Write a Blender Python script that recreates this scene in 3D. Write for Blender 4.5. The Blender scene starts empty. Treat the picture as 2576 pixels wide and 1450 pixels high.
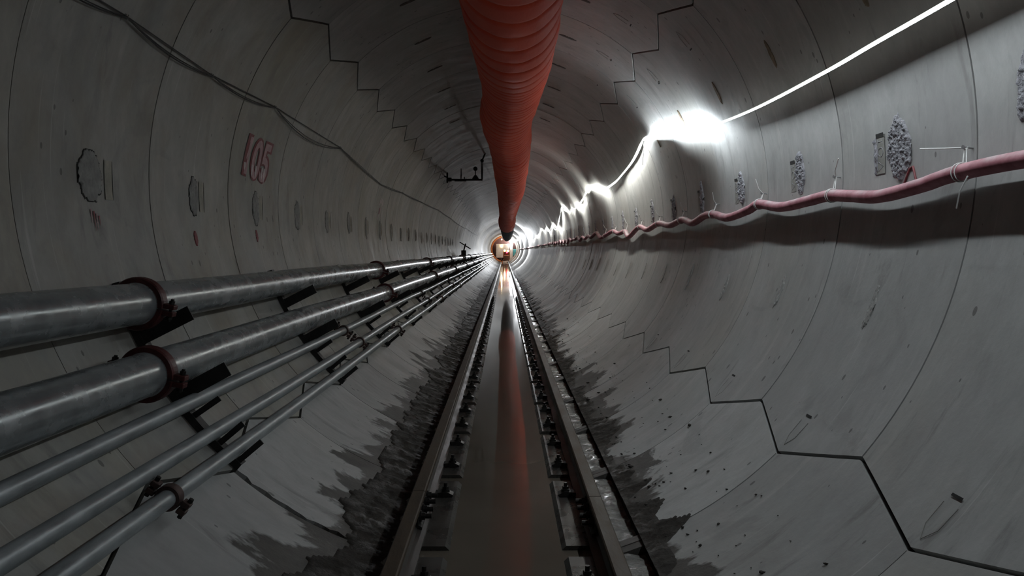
import bpy, bmesh, math, random
import numpy as np
from mathutils import Vector, Matrix, noise
random.seed(7)
SC = bpy.context.scene
COL = SC.collection
PI = math.pi
R = 2.0                      # tunnel inner radius
CX, CZ = 0.0491, -0.4074     # eye
Y0, W = 4.7609, 1.3509       # first ring joint and ring width
YEND = 122.0
WATER = -1.937
PADZ = -1.914
HEADZ = -1.762
RXL, RXR = -0.440, 0.548     # rail centre lines

ORD = ['nearest', 'second', 'third', 'fourth', 'fifth', 'sixth', 'seventh', 'eighth', 'ninth', 'tenth', 'eleventh', 'twelfth',
       'thirteenth', 'fourteenth', 'fifteenth', 'sixteenth', 'seventeenth', 'eighteenth', 'nineteenth', 'twentieth']
ORD += ['twenty-' + s for s in ['first', 'second', 'third', 'fourth', 'fifth', 'sixth', 'seventh', 'eighth', 'ninth']] + ['thirtieth']
ORD += ['thirty-' + s for s in ['first', 'second', 'third', 'fourth', 'fifth', 'sixth', 'seventh', 'eighth', 'ninth']] + ['fortieth']

def cyl(th, y, r=R):
    a = math.radians(th)
    return Vector((r * math.sin(a), y, r * math.cos(a)))

# ------------------------------------------------------------------ materials
MATS = {}
class NT:
    def __init__(s, name):
        s.m = bpy.data.materials.new(name); s.m.use_nodes = True
        s.t = s.m.node_tree; s.t.nodes.clear()
        s.out = s.n('ShaderNodeOutputMaterial')
    def n(s, typ, **kw):
        nd = s.t.nodes.new(typ)
        for k, v in kw.items():
            if k.startswith('i_'):
                nd.inputs[int(k[2:])].default_value = v
            else:
                setattr(nd, k, v)
        return nd
    def l(s, a, b): s.t.links.new(a, b)
    def noise(s, vec, scale, detail=4, rough=.55, dist=0):
        nd = s.n('ShaderNodeTexNoise'); nd.inputs['Scale'].default_value = scale
        nd.inputs['Detail'].default_value = detail; nd.inputs['Roughness'].default_value = rough
        nd.inputs['Distortion'].default_value = dist
        if vec is not None: s.l(vec, nd.inputs['Vector'])
        return nd.outputs['Fac']
    def ramp(s, fac, a, b, ca=(0, 0, 0, 1), cb=(1, 1, 1, 1)):
        nd = s.n('ShaderNodeValToRGB'); e = nd.color_ramp.elements
        e[0].position = a; e[0].color = ca; e[1].position = b; e[1].color = cb
        s.l(fac, nd.inputs[0]); return nd.outputs[0]
    def mapr(s, fac, a, b, c=0., d=1.):
        nd = s.n('ShaderNodeMapRange'); s.l(fac, nd.inputs[0])
        for i, v in enumerate((a, b, c, d)): nd.inputs[i + 1].default_value = v
        return nd.outputs[0]
    def math(s, op, a, b=None, c=None):
        nd = s.n('ShaderNodeMath', operation=op)
        for i, v in enumerate((a, b, c)):
            if v is None: continue
            if isinstance(v, (int, float)): nd.inputs[i].default_value = v
            else: s.l(v, nd.inputs[i])
        return nd.outputs[0]
    def mix(s, fac, a, b, mode='MIX'):
        nd = s.n('ShaderNodeMix', data_type='RGBA', blend_type=mode)
        for i, v in ((0, fac), (6, a), (7, b)):
            if isinstance(v, (int, float)): nd.inputs[i].default_value = v
            elif isinstance(v, tuple): nd.inputs[i].default_value = v if len(v) == 4 else v + (1,)
            else: s.l(v, nd.inputs[i])
        return nd.outputs[2]
    def scale(s, vec, v):
        nd = s.n('ShaderNodeVectorMath', operation='MULTIPLY'); s.l(vec, nd.inputs[0]); nd.inputs[1].default_value = v
        return nd.outputs[0]
    def bsdf(s, col, rough, metal=0., spec=.5, bump=None, bstr=.3, bdist=.01, emis=None, estr=0):
        b = s.n('ShaderNodeBsdfPrincipled')
        for k, v in (('Base Color', col), ('Roughness', rough), ('Metallic', metal), ('Specular IOR Level', spec)):
            if isinstance(v, (int, float)): b.inputs[k].default_value = v
            elif isinstance(v, tuple): b.inputs[k].default_value = v if len(v) == 4 else v + (1,)
            else: s.l(v, b.inputs[k])
        if bump is not None:
            bn = s.n('ShaderNodeBump'); bn.inputs['Strength'].default_value = bstr; bn.inputs['Distance'].default_value = bdist
            s.l(bump, bn.inputs['Height']); s.l(bn.outputs[0], b.inputs['Normal'])
        if emis is not None:
            b.inputs['Emission Color'].default_value = emis + (1,); b.inputs['Emission Strength'].default_value = estr
        s.l(b.outputs[0], s.out.inputs[0]); return b

def simple(name, col, rough=.6, metal=0., var=.25, vs=8, bump=.2, spec=.5, stretch=None, bdist=.004):
    t = NT(name)
    tc = t.n('ShaderNodeTexCoord').outputs['Object']
    if stretch: tc = t.scale(tc, stretch)
    f = t.noise(tc, vs, 5, .6)
    dark = tuple(c * (1 - var) for c in col); lite = tuple(min(1, c * (1 + var)) for c in col)
    c = t.ramp(f, .3, .7, dark + (1,), lite + (1,))
    f2 = t.noise(tc, vs * 6, 4)
    rr = t.mapr(f, .3, .7, max(.02, rough - .12), min(1, rough + .12))
    t.bsdf(c, rr, metal, spec, f2, bump, bdist)
    MATS[name] = t.m; return t.m

def concrete(name, left=False):
    t = NT(name)
    at = t.n('ShaderNodeAttribute', attribute_name='uvw').outputs['Vector']
    tn = t.n('ShaderNodeAttribute', attribute_name='tone').outputs['Fac']
    sx = t.n('ShaderNodeSeparateXYZ'); t.l(at, sx.inputs[0])
    st = t.scale(at, (.4, 1.0, 1.0))                      # runs stretched along the circumference
    big = t.noise(t.scale(at, (.6, .9, 1)), 1.1, 5, .6)
    med = t.noise(st, 4.2, 6, .62, .4)
    fine = t.noise(at, 38, 4, .6)
    base = t.ramp(big, .3, .72, (.37, .362, .335, 1) if left else (.37, .37, .362, 1), (.54, .527, .485, 1) if left else (.54, .54, .53, 1))
    base = t.mix(t.mapr(med, .35, .7), base, (.44, .425, .385) if left else (.44, .438, .425), 'MIX')
    tonec = t.n('ShaderNodeCombineColor')
    for i in range(3): t.l(tn, tonec.inputs[i])
    base = t.mix(1.0, base, tonec.outputs[0], 'MULTIPLY')
    # olive damp staining
    ol = t.noise(t.scale(at, (.45, .8, 1)), .9, 4, .55)
    base = t.mix(t.mapr(ol, .5, .72, 0, .55 if left else .22), base, (.33, .29, .19), 'MIX')
    # scuffs: darker grey scraped streaks
    sc = t.noise(t.scale(at, (.55, 2.4, 1)), 2.6, 6, .66, .8)
    base = t.mix(t.mapr(sc, .58, .72, 0, .62), base, (.17, .16, .15), 'MIX')
    # white laitance streaks running around the ring
    wl = t.noise(t.scale(at, (.12, 3.5, 1)), 3.0, 3, .5)
    base = t.mix(t.mapr(wl, .62, .75, 0, .3), base, (.62, .61, .58), 'MIX')
    if left:
        br = t.noise(t.scale(at, (.8, 1.1, 1)), 1.7, 6, .66, .5)
        base = t.mix(t.mapr(br, .46, .68, 0, .6), base, (.30, .25, .18), 'MIX')
        gr = t.noise(t.scale(at, (.7, .9, 1)), 2.3, 5, .6, .3)
        base = t.mix(t.mapr(gr, .52, .7, 0, .5), base, (.27, .275, .27), 'MIX')
    mo = t.noise(t.scale(at, (.8, 1.3, 1)), 6.5, 8, .72, .3)
    base = t.mix(t.mapr(mo, .3, .72, 0, .42), base, (.2, .195, .185), 'MIX')
    sp = t.noise(t.scale(at, (1.2, 1.0, 1)), 1.6, 5, .6, 1.0)
    base = t.mix(t.mapr(sp, .60, .66, 0, .22), base, (.17, .165, .16), 'MIX')
    fl_ = t.noise(t.scale(at, (.25, 9, 1)), 5, 2, .5)
    base = t.mix(t.mapr(fl_, .68, .76, 0, .35), base, (.64, .64, .62), 'MIX')
    # small pits
    pv = t.n('ShaderNodeTexVoronoi'); pv.inputs['Scale'].default_value = 9; t.l(t.scale(at, (.7, 1.1, 1)), pv.inputs['Vector'])
    pn = t.noise(at, 2.1, 2)
    pr = t.mapr(pn, .42, .75, .04, .17)
    pit = t.math('LESS_THAN', pv.outputs['Distance'], pr)
    base = t.mix(t.math('MULTIPLY', pit, .65), base, (.06, .056, .05), 'MIX')
    # wet muddy tide line near the invert
    dth = t.math('ABSOLUTE', t.math('SUBTRACT', t.math('ABSOLUTE', sx.outputs[0]), PI * R))
    jag = t.noise(t.scale(at, (.95, 1.3, 1)), 1.9, 5, .6, .35)
    edge = t.mapr(jag, .3, .7, .76, 1.22)
    wet = t.mapr(t.math('SUBTRACT', edge, dth), -.02, .03)
    mudc = t.ramp(t.noise(at, 7, 6, .65), .3, .7, (.032, .027, .023, 1), (.085, .074, .063, 1))
    base = t.mix(t.math('MULTIPLY', wet, .9), base, mudc, 'MIX')
    rough = t.mapr(med, .3, .7, .5, .68)
    rough = t.mix(wet, rough, t.mapr(jag, .3, .7, .5, .75), 'MIX')
    hb = t.math('ADD', t.math('MULTIPLY', fine, .35), t.math('SUBTRACT', t.math('MULTIPLY', med, .6), t.math('MULTIPLY', pit, 1.2)))
    hb = t.math('ADD', hb, t.math('MULTIPLY', t.math('MULTIPLY', wet, t.noise(at, 22, 5, .7)), 1.2))
    t.bsdf(base, rough, 0, .5, hb, .35, .006)
    MATS[name] = t.m; return t.m

concrete('concrete_left', True); concrete('concrete_right')
simple('joint_dark', (.035, .033, .03), .9, var=.4, vs=20)
simple('galvanised', (.37, .395, .405), .26, .5, .24, 4, .05, stretch=(2, 1.4, 2))
simple('galvanised_dull', (.36, .39, .40), .4, .4, .3, 6, .1, stretch=(3, .8, 3))
simple('clamp_red', (.075, .014, .013), .5, .1, .45, 14, .3)
simple('clamp_brown', (.075, .045, .04), .6, .2, .4, 14, .3)
simple('bracket_black', (.022, .021, .02), .55, .3, .5, 14, .4)
simple('rail_steel', (.036, .030, .026), .42, .1, .35, 9, .15, stretch=(1, .3, 1))
simple('rail_head', (.060, .042, .027), .55, .0, .45, 12, .3, stretch=(1, .25, 1), spec=.3)
simple('iron_dark', (.03, .028, .026), .42, .6, .4, 22, .3)
simple('pad_concrete', (.042, .039, .035), .3, 0, .3, 6, .12)
simple('mortar', (.34, .335, .36), .92, 0, .25, 30, .8, bdist=.01)
simple('mortar_smooth', (.31, .305, .29), .85, 0, .22, 18, .4)
simple('recess_concrete', (.25, .245, .22), .8, 0, .2, 14, .3)
simple('recess_stained', (.40, .375, .315), .85, 0, .25, 10, .3)
simple('plug_dark', (.10, .09, .08), .85, 0, .4, 14, .4)
simple('plug_brown', (.22, .17, .115), .85, 0, .4, 14, .4)
simple('slot_black', (.012, .011, .01), .9, 0, .2, 20, .1)
simple('paint_red', (.21, .045, .05), .6, 0, .35, 30, .2)
simple('paint_white', (.62, .52, .52), .6, 0, .25, 22, .2)
simple('paint_pink', (.47, .29, .30), .6, 0, .25, 22, .2)
simple('tie_white', (.75, .75, .73), .4, 0, .05, 10, .05)
simple('tie_clip_grey', (.4, .4, .38), .5)
simple('cable_black', (.012, .012, .012), .5, 0, .2, 10, .1)
simple('gantry_white', (.62, .55, .48), .5, 0, .15, 3, .1)
simple('gantry_orange', (.62, .20, .06), .5, 0, .2, 3, .1)
simple('loco_peach', (.68, .33, .19), .5, 0, .15, 3, .1)
simple('loco_dark', (.10, .045, .04), .5, 0, .2, 3, .1)
simple('panel_teal', (.06, .27, .27), .5, 0, .15, 3, .1)
simple('duct_dark', (.012, .012, .022), .8, 0, .3, 4, .3)
simple('grey_steel', (.3, .3, .3), .5, .4)

def hose_mat():
    t = NT('hose_pink'); tc = t.n('ShaderNodeTexCoord').outputs['Object']
    f = t.noise(tc, 9, 5, .6); c = t.ramp(f, .35, .65, (.33, .095, .125, 1), (.52, .22, .26, 1))
    ge = t.n('ShaderNodeNewGeometry'); sx = t.n('ShaderNodeSeparateXYZ'); t.l(ge.outputs['Normal'], sx.inputs[0])
    d = t.noise(tc, 5, 5, .65)
    up = t.mapr(sx.outputs[2], .1, .9)                      # settled dust lies on the upper side of the hose
    dust = t.math('MULTIPLY', up, t.mapr(d, .42, .62, .15, 1))
    c = t.mix(t.math('MULTIPLY', dust, .75), c, (.50, .46, .46), 'MIX')
    t.bsdf(c, .6, 0, .4, t.noise(tc, 60, 3), .25, .004); MATS['hose_pink'] = t.m
hose_mat()

def duct_mat():
    t = NT('duct_fabric'); tc = t.n('ShaderNodeTexCoord').outputs['Object']
    f = t.noise(t.scale(tc, (1, .5, 1)), 4, 5, .6)
    c = t.ramp(f, .3, .72, (.78, .075, .03, 1), (.90, .125, .055, 1))
    wr = t.noise(t.scale(tc, (6, 1.2, 6)), 3, 4, .6, .5)
    b = t.bsdf(c, .62, 0, .25, wr, .25, .015)
    b.inputs['Sheen Weight'].default_value = .1
    MATS['duct_fabric'] = t.m
duct_mat()

def water_mat():
    t = NT('muddy_water'); tc = t.n('ShaderNodeTexCoord').outputs['Object']
    f = t.noise(tc, 1.1, 3); c = t.ramp(f, .3, .7, (.105, .088, .070, 1), (.135, .115, .092, 1))
    b = t.bsdf(c, .05, 0, .5); b.inputs['IOR'].default_value = 1.33
    MATS['muddy_water'] = t.m
water_mat()
def mud_mat():
    t = NT('wet_mud'); tc = t.n('ShaderNodeTexCoord').outputs['Object']
    f = t.noise(tc, 8, 6, .65); c = t.ramp(f, .3, .7, (.020, .017, .0145, 1), (.050, .043, .037, 1))
    t.bsdf(c, t.mapr(t.noise(tc, 5, 4), .35, .65, .5, .85), 0, .16, t.noise(tc, 30, 6, .65), .6, .012); MATS['wet_mud'] = t.m
    t = NT('slurry'); tc = t.n('ShaderNodeTexCoord').outputs['Object']
    f = t.noise(tc, 8, 6, .65); c = t.ramp(f, .3, .7, (.09, .085, .078, 1), (.33, .32, .30, 1))
    t.bsdf(c, t.mapr(t.noise(tc, 9, 4), .4, .62, .08, .32), 0, .7, t.noise(t.scale(tc, (1, 2, 1)), 20, 6, .7), 1.0, .02); MATS['slurry'] = t.m
mud_mat()
def emit(name, col, s, sampling='FRONT'):
    t = NT(name); e = t.n('ShaderNodeEmission'); e.inputs[0].default_value = col + (1,); e.inputs[1].default_value = s
    t.l(e.outputs[0], t.out.inputs[0]); MATS[name] = t.m
    try: t.m.cycles.emission_sampling = sampling
    except Exception: pass
LED = 78.0
emit('led_cool', (.86, .95, 1.0), LED)
emit('tape_back', (.95, 1.0, .93), 1.7); emit('led_warm', (.98, .99, .93), LED * .62)
emit('lamp_white', (.95, .97, 1.0), 120); emit('lamp_warm', (1.0, .82, .5), 25); emit('lamp_red', (1.0, .03, .07), 14)
emit('window_warm', (1.0, .7, .42), 8)

# ------------------------------------------------------------------ mesh helpers
class MB:
    def __init__(s): s.v = []; s.f = []; s.m = []; s.sm = []
    def add(s, vs, fs, mi=0, smooth=False):
        o = len(s.v); s.v += [tuple(v) for v in vs]
        for f in fs: s.f.append([o + i for i in f]); s.m.append(mi); s.sm.append(smooth)
        return o
    def grid(s, rows, close=False, mi=0, smooth=True):
        nr, nc = len(rows), len(rows[0]); vs = [p for r in rows for p in r]; fs = []
        for i in range(nr - 1):
            for j in range(nc if close else nc - 1):
                k = (j + 1) % nc
                fs.append([i * nc + j, i * nc + k, (i + 1) * nc + k, (i + 1) * nc + j])
        return s.add(vs, fs, mi, smooth)
    def box(s, c, h, M=None, mi=0, bev=0):
        bm = bmesh.new(); bmesh.ops.create_cube(bm, size=2)
        for v in bm.verts: v.co = Vector((v.co.x * h[0], v.co.y * h[1], v.co.z * h[2]))
        if bev: bmesh.ops.bevel(bm, geom=bm.edges[:], offset=bev, segments=2, affect='EDGES', profile=.5)
        s.bm(bm, Matrix.Translation(c) @ (M or Matrix.Identity(4)), mi)
    def bm(s, bm, M, mi=0, smooth=False):
        bm.verts.index_update()
        s.add([M @ v.co for v in bm.verts], [[v.index for v in f.verts] for f in bm.faces], mi, smooth); bm.free()
    def cyl(s, a, b, r, ns=12, mi=0, r2=None, smooth=True):
        a = Vector(a); b = Vector(b); d = (b - a).normalized()
        u = d.orthogonal().normalized(); w = d.cross(u); r2 = r if r2 is None else r2
        ring = lambda p, rr: [p + rr * (math.cos(2 * PI * i / ns) * u + math.sin(2 * PI * i / ns) * w) for i in range(ns)]
        s.grid([ring(a, r), ring(b, r2)], True, mi, smooth)
        s.add(ring(a, r), [list(range(ns))[::-1]], mi); s.add(ring(b, r2), [list(range(ns))], mi)
    def tube(s, pts, rad, ns=10, mi=0, cap=True):
        pts = [Vector(p) for p in pts]; n = len(pts); rows = []
        u = None
        for i, p in enumerate(pts):
            d = (pts[min(i + 1, n - 1)] - pts[max(i - 1, 0)]).normalized()
            if u is None: u = d.orthogonal().normalized()
            else: u = (u - d * u.dot(d)).normalized()
            w = d.cross(u); r = rad(i) if callable(rad) else rad
            rows.append([p + r * (math.cos(2 * PI * k / ns) * u + math.sin(2 * PI * k / ns) * w) for k in range(ns)])
        s.grid(rows, True, mi, True)
        if cap: s.add(rows[0], [list(range(ns))[::-1]], mi); s.add(rows[-1], [list(range(ns))], mi)
    def sphere(s, c, r, mi=0, seg=14):
        bm = bmesh.new(); bmesh.ops.create_uvsphere(bm, u_segments=seg, v_segments=seg // 2 + 2, radius=r); s.bm(bm, Matrix.Translation(c), mi, True)
    def build(s, name, mats, parent=None, origin=None):
        me = bpy.data.meshes.new(name)
        o3 = Vector(origin) if origin is not None else Vector((0, 0, 0))
        me.from_pydata([tuple(Vector(v) - o3) for v in s.v], [], s.f)
        for m in (mats if isinstance(mats, (list, tuple)) else [mats]): me.materials.append(MATS[m])
        me.polygons.foreach_set('material_index', s.m); me.polygons.foreach_set('use_smooth', s.sm)
        me.update()
        ob = bpy.data.objects.new(name, me); COL.objects.link(ob)
        if parent is not None:
            ob.parent = parent; ob.location = o3 - parent.location
        else: ob.location = o3
        return ob

def tag(o, label=None, cat=None, group=None, kind=None):
    if label: o['label'] = label
    if cat: o['category'] = cat
    if group: o['group'] = group
    if kind: o['kind'] = kind
    return o
def empty(name, loc, label, cat, group=None):
    o = bpy.data.objects.new(name, None); COL.objects.link(o); o.location = Vector(loc); o.empty_display_size = .1
    return tag(o, label, cat, group)
def dup(root, loc):
    r = root.copy(); COL.objects.link(r); r.location = loc
    for ch in list(root.children):
        c = ch.copy(); COL.objects.link(c); c.parent = r
        for g in list(ch.children):
            d = g.copy(); COL.objects.link(d); d.parent = c
    return r
def basis(x, y, z):
    return Matrix(((x[0], y[0], z[0], 0), (x[1], y[1], z[1], 0), (x[2], y[2], z[2], 0), (0, 0, 0, 1)))
def catmull(P, n=8):
    P = [Vector(p) for p in P]; out = []
    for i in range(len(P) - 1):
        a, b, c, d = P[max(i - 1, 0)], P[i], P[i + 1], P[min(i + 2, len(P) - 1)]
        for k in range(n):
            t = k / n
            out.append(.5 * ((2 * b) + (c - a) * t + (2 * a - 5 * b + 4 * c - d) * t * t + (3 * b - a - 3 * c + d) * t ** 3))
    out.append(P[-1]); return out
def lerp_keys(keys, x):
    if x <= keys[0][0]: return keys[0][1]
    for (a, va), (b, vb) in zip(keys, keys[1:]):
        if x <= b:
            t = (x - a) / (b - a); t = t * t * (3 - 2 * t); return va + (vb - va) * t
    return keys[-1][1]

# ------------------------------------------------------------------ tunnel lining: interlocking hexagonal segments
GAP = .0075
GAPY = .0048
def yskew(th): return .0173 * (1 - math.sin(math.radians(th)))
def hexcol(name, half, lo_j, lo_a, hi_j, hi_a, matname, k0, k1, inner=None, recess=None, spall=None):
    """half = ring joints lie half a ring off; lo/hi angles at the joint and at the apex in mid ring"""
    V, F, UV, TN, SM, MI = [], [], [], [], [], []
    for k in range(k0, k1):
        ya = Y0 + (k + (.5 if half else 0)) * W; near = k < 11
        us = list(np.linspace(0, 1, 9 if near else 3))
        if recess and k < 30:
            a, b = .0556, .9444
            us = sorted(set([round(u, 5) for u in us + [a - .002, a + .002, b - .002, b + .002]]))
        nv = 40 if near else (26 if k < 40 else 16)
        rnd = random.Random(k * 31 + int(lo_j)); tone = rnd.uniform(.88, 1.1); off = rnd.uniform(0, 60); dr = rnd.uniform(-.0006, .003)
        rows, meta = [], []
        for u in us:
            y = ya + GAPY + u * (W - 2 * GAPY); t = abs(2 * u - 1)
            ga = math.degrees(GAP * 1.15 / R)
            lo = lo_a + (lo_j - lo_a) * t + ga; hi = hi_a + (hi_j - hi_a) * t - ga
            if inner and k < 30: ths = [lo] + inner + [hi]
            else: ths = list(np.linspace(lo, hi, nv + 1))
            row, mrow = [], []
            for th in ths:
                r = R + dr; yy = y
                if spall and k == spall[0] and u < .01 and 195 < th < 222:
                    yy += spall[1] * (.15 + 1.0 * abs(noise.noise(Vector((th * .5, 3.1, 0)))) + 1.0 * abs(noise.noise(Vector((th * 1.7, 1.7, 0))))) * min(1, (th - 195) / 4)
                if recess and k < 30 and recess[0] < th < recess[1] and a < u < b:
                    r = 1.945 / abs(math.cos(math.radians(th)))
                row.append(cyl(th, yy + yskew(th), r)); mrow.append((math.radians(th if th <= 180 else th) * R, yy, off))
            rows.append(row); meta.append(mrow)
        nr, nc = len(rows), len(rows[0]); o = len(V)
        for r_, m_ in zip(rows, meta):
            V += r_; UV += m_; TN += [tone] * nc
        for i in range(nr - 1):
            for j in range(nc - 1):
                q = [o + i * nc + j, o + (i + 1) * nc + j, o + (i + 1) * nc + j + 1, o + i * nc + j + 1]
                F.append(q); SM.append(not (recess and k < 30 and 157.5 < ths[j] < 165.5)); MI.append(0)
        # arris and side faces all round
        loop = [i * nc for i in range(nr)] + [(nr - 1) * nc + j for j in range(1, nc)] + [i * nc + nc - 1 for i in range(nr - 2, -1, -1)] + [j for j in range(nc - 2, 0, -1)]
        cen = sum((V[o + i] for i in loop), Vector()) / len(loop)
        prev = None; b0 = len(V)
        for i in loop:
            p = V[o + i]; rad = Vector((p.x, 0, p.z)).normalized()
            outw = Vector((0, 1 if p.y > cen.y else -1, 0))
            V.append(p.copy()); V.append(p + rad * .006 + outw * .0); V.append(p + rad * .05)
            for _ in range(3): UV.append(UV[o + i]); TN.append(tone * .9)
        n = len(loop)
        for i in range(n):
            j = (i + 1) % n
            for q in (0, 1):
                F.append([b0 + 3 * i + q, b0 + 3 * i + q + 1, b0 + 3 * j + q + 1, b0 + 3 * j + q]); SM.append(False); MI.append(0)
    me = bpy.data.meshes.new(name); me.from_pydata([tuple(v) for v in V], [], F); me.materials.append(MATS[matname])
    me.polygons.foreach_set('use_smooth', SM)
    a = me.attributes.new('uvw', 'FLOAT_VECTOR', 'POINT'); a.data.foreach_set('vector', [c for u in UV for c in u])
    a = me.attributes.new('tone', 'FLOAT', 'POINT'); a.data.foreach_set('value', TN)
    me.update()
    ob = bpy.data.objects.new(name, me); COL.objects.link(ob); ob['kind'] = 'structure'; return ob
NK = int((YEND - Y0) / W)
wr = hexcol('wall_right', False, 45.5, 40.3, 129.5, 134.9, 'concrete_right', -9, NK)
wl = hexcol('wall_left', False, -133.6, -138.9, -49.1, -43.8, 'concrete_left', -9, NK)
ce = hexcol('ceiling', True, -43.8, -49.1, 40.3, 45.5, 'concrete_right', -9, NK)
inn = sorted(list(np.linspace(135.7, 220.3, 72)) + [158.25, 158.35, 163.9, 164.0])
inn = [x for x in inn if not (163.9 < x < 164.0) and not (158.25 < x < 158.35)]
fl = hexcol('floor', True, 134.9, 129.5, 221.1, 226.4, 'concrete_right', -9, NK, inner=inn, recess=(158.3, 163.95), spall=(-1, .05))
tag(wr, 'right tunnel wall of pale grey hexagonal concrete segments'); tag(wl, 'left tunnel wall of dim stained hexagonal concrete segments')
tag(ce, 'curved tunnel ceiling of hexagonal concrete segments'); tag(fl, 'curved concrete tunnel floor under the rails')
m = MB()
m.grid([[cyl(a, y, R + .045) for a in np.linspace(0, 360, 97)[:-1]] for y in (-8, 20, 60, YEND)], True, 0, True)
tag(m.build('trim_1', 'joint_dark'), 'dark packing behind the open segment joints', kind='structure')

# rail pads cast on the floor: two rows
def pad_mesh(side):
    m = MB()
    return m
PADS = []
for k in range(-3, 42):
    ya = Y0 + (k + .5) * W + .075 + .0; PADS.append((k, ya, ya + W - .15))
for side in (-1, 1):
    for k, ya, yb in PADS:
        m = MB()
        xi = -.222 if side < 0 else .330; xo = -.56 if side < 0 else .60
        s = 1 if side > 0 else -1
        c = .034
        prof = [(xi - s * .006, -2.0), (xi, PADZ - .035), (xi + s * c, PADZ), (xo, PADZ), (xo, -2.0)]
        if side < 0: prof = prof[::-1]
        rows = [[(x, y, z) for x, z in prof] for y in (ya, yb)]
        m.grid(rows, True, 0, False)
        m.add(rows[0], [list(range(5))[::-1]]); m.add(rows[1], [list(range(5))])
        o = m.build('rail_pad', 'pad_concrete', fl, origin=(0, ya, 0)); o['kind'] = 'structure'

# ------------------------------------------------------------------ water and mud
m = MB(); ys = list(np.linspace(-3, YEND, 60))
m.grid([[(x, y, WATER) for x in (-.487, -.2, .1, .3, .487)] for y in ys], False, 0, True)
w_ = m.build('floor_water', 'muddy_water'); tag(w_, 'murky brown standing water between the two rails', 'water', kind='stuff')

def nz(x, y, z=0.): return noise.noise(Vector((x, y, z)))
m = MB(); rows = []
yy = list(np.arange(1.5, 14, .02)) + list(np.arange(14, 40, .08)) + list(np.arange(40, YEND - 1, .5))
xs = list(np.linspace(-.50, -1.02, 27))
for y in yy:
    row = []
    for x in xs:
        zc = -math.sqrt(R * R - x * x); t = (-.50 - x) / .52
        lim = .62 + .28 * nz(0, y * 1.6) + .12 * nz(3, y * 6)
        h = max(-.02, (.014 * (1 - (t / lim) ** 1.2))) if t < lim else -.02
        bump = .007 * nz(x * 9, y * 9) + .009 * max(0, nz(x * 24, y * 24, 4)) ** 1.3 + .010 * max(0, nz(x * 48, y * 48, 9)) ** 1.3
        z = zc + h + (bump * min(1, 2.2 * (1 - t / lim)) if h > 0 else 0)
        if t < .05: z = min(z, -1.90 + .01 * nz(x * 5, y * 8))
        row.append((x, y, z))
    rows.append(row)
m.grid(rows, False, 0, True)
tag(m.build('mud_bank', 'wet_mud'), 'dark lumpy wet mud heaped along the left rail', 'mud', kind='stuff')
# slurry lying in the recesses right of the right rail
m = MB()
for k, ya, yb in PADS[:36]:
    st = .02 if k < 8 else .06
    ys2 = np.arange(ya + .01, yb, st); xs2 = np.linspace(.585, .742, 14 if k < 8 else 5)
    rows = [[(x, y, -1.897 + .016 * nz(x * 9, y * 9, 2) + .007 * nz(x * 25, y * 25, 5)) for x in xs2] for y in ys2]
    m.grid(rows, False, 0, True)
tag(m.build('wet_slurry', 'slurry'), 'shiny grey slurry pooled beside the outer edge of the right rail', 'mud', kind='stuff')
# crust between pads and clods on the right slope
m = MB(); rows = []
for y in yy:
    row = []
    for x in np.linspace(.735, 1.06, 18):
        zc = -math.sqrt(R * R - x * x); t = (x - .735) / .325
        lim = .35 + .55 * nz(7, y * 1.3) + .35 * nz(9, y * 5)
        h = .012 * (1 - t / lim) if (lim > .05 and t < lim) else -.012
        bump = .012 * max(0, nz(x * 24, y * 24, 1)) + .006 * nz(x * 50, y * 50)
        row.append((x, y, zc + h + (bump if h > 0 else 0)))
    rows.append(row)
m.grid(rows, False, 0, True)
rg = random.Random(5)
for i in range(260):
    y = 1.8 + 13 * rg.random() ** 1.5; th = 180 - 23 - rg.random() ** 1.6 * 17; s = .0025 + .009 * rg.random() ** 3
    p = cyl(th, y, R - s * .25)
    bm = bmesh.new(); bmesh.ops.create_icosphere(bm, subdivisions=2, radius=1)
    for v in bm.verts: v.co *= (1 + .5 * nz(v.co.x * 2.2 + i, v.co.y * 2.2, v.co.z * 2.2) * 1.4)
    m.bm(bm, Matrix.Translation(p) @ Matrix.Rotation(rg.random() * 6, 4, 'Z') @ Matrix.Diagonal((s * 1.7, s, s * .7, 1)), 0, True)
tag(m.build('mud_crust', 'wet_mud'), 'thin dark mud crust and small clods along the right wall foot', 'mud', kind='stuff')

# ------------------------------------------------------------------ rails
RP = [(-.066, 0), (.066, 0), (.066, .010), (.022, .022), (.009, .038), (.008, .105), (.016, .114), (.036, .120), (.037, .146), (.031, .152), (-.031, .152), (-.037, .146), (-.036, .120), (-.016, .114), (-.008, .105), (-.009, .038), (-.022, .022), (-.066, .010)]
def rail(xc, ya, yb, label):
    m = MB(); n = max(2, int((yb - ya) / 2)); ys = np.linspace(ya, yb, n)
    rows = [[(xc + x, y, PADZ + z) for x, z in RP] for y in ys]
    m.grid(rows, True, 0, False)
    for i, f in enumerate(m.f):
        j = i % len(RP)
        if j in (7, 8, 9, 10, 11): m.m[i] = 1
    m.add(rows[0], [list(range(len(RP)))]); m.add(rows[-1], [list(range(len(RP)))[::-1]])
    o = m.build('rail', ['rail_steel', 'rail_head'], origin=(xc, ya, PADZ))
    return tag(o, label, 'rail', 'steel rails of the narrow track')
JL, JR = 4.62, 4.50
rail(RXL, -1, JL, 'short near length of left rail, up to the bolted joint')
rail(RXL, JL + .008, 117, 'long left steel rail running from the bolted joint into the distance')
rail(RXR, -1, JR, 'short near length of right rail, muddy head, up to its joint')
rail(RXR, JR + .008, 117, 'long right steel rail running from its joint into the distance')

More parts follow.
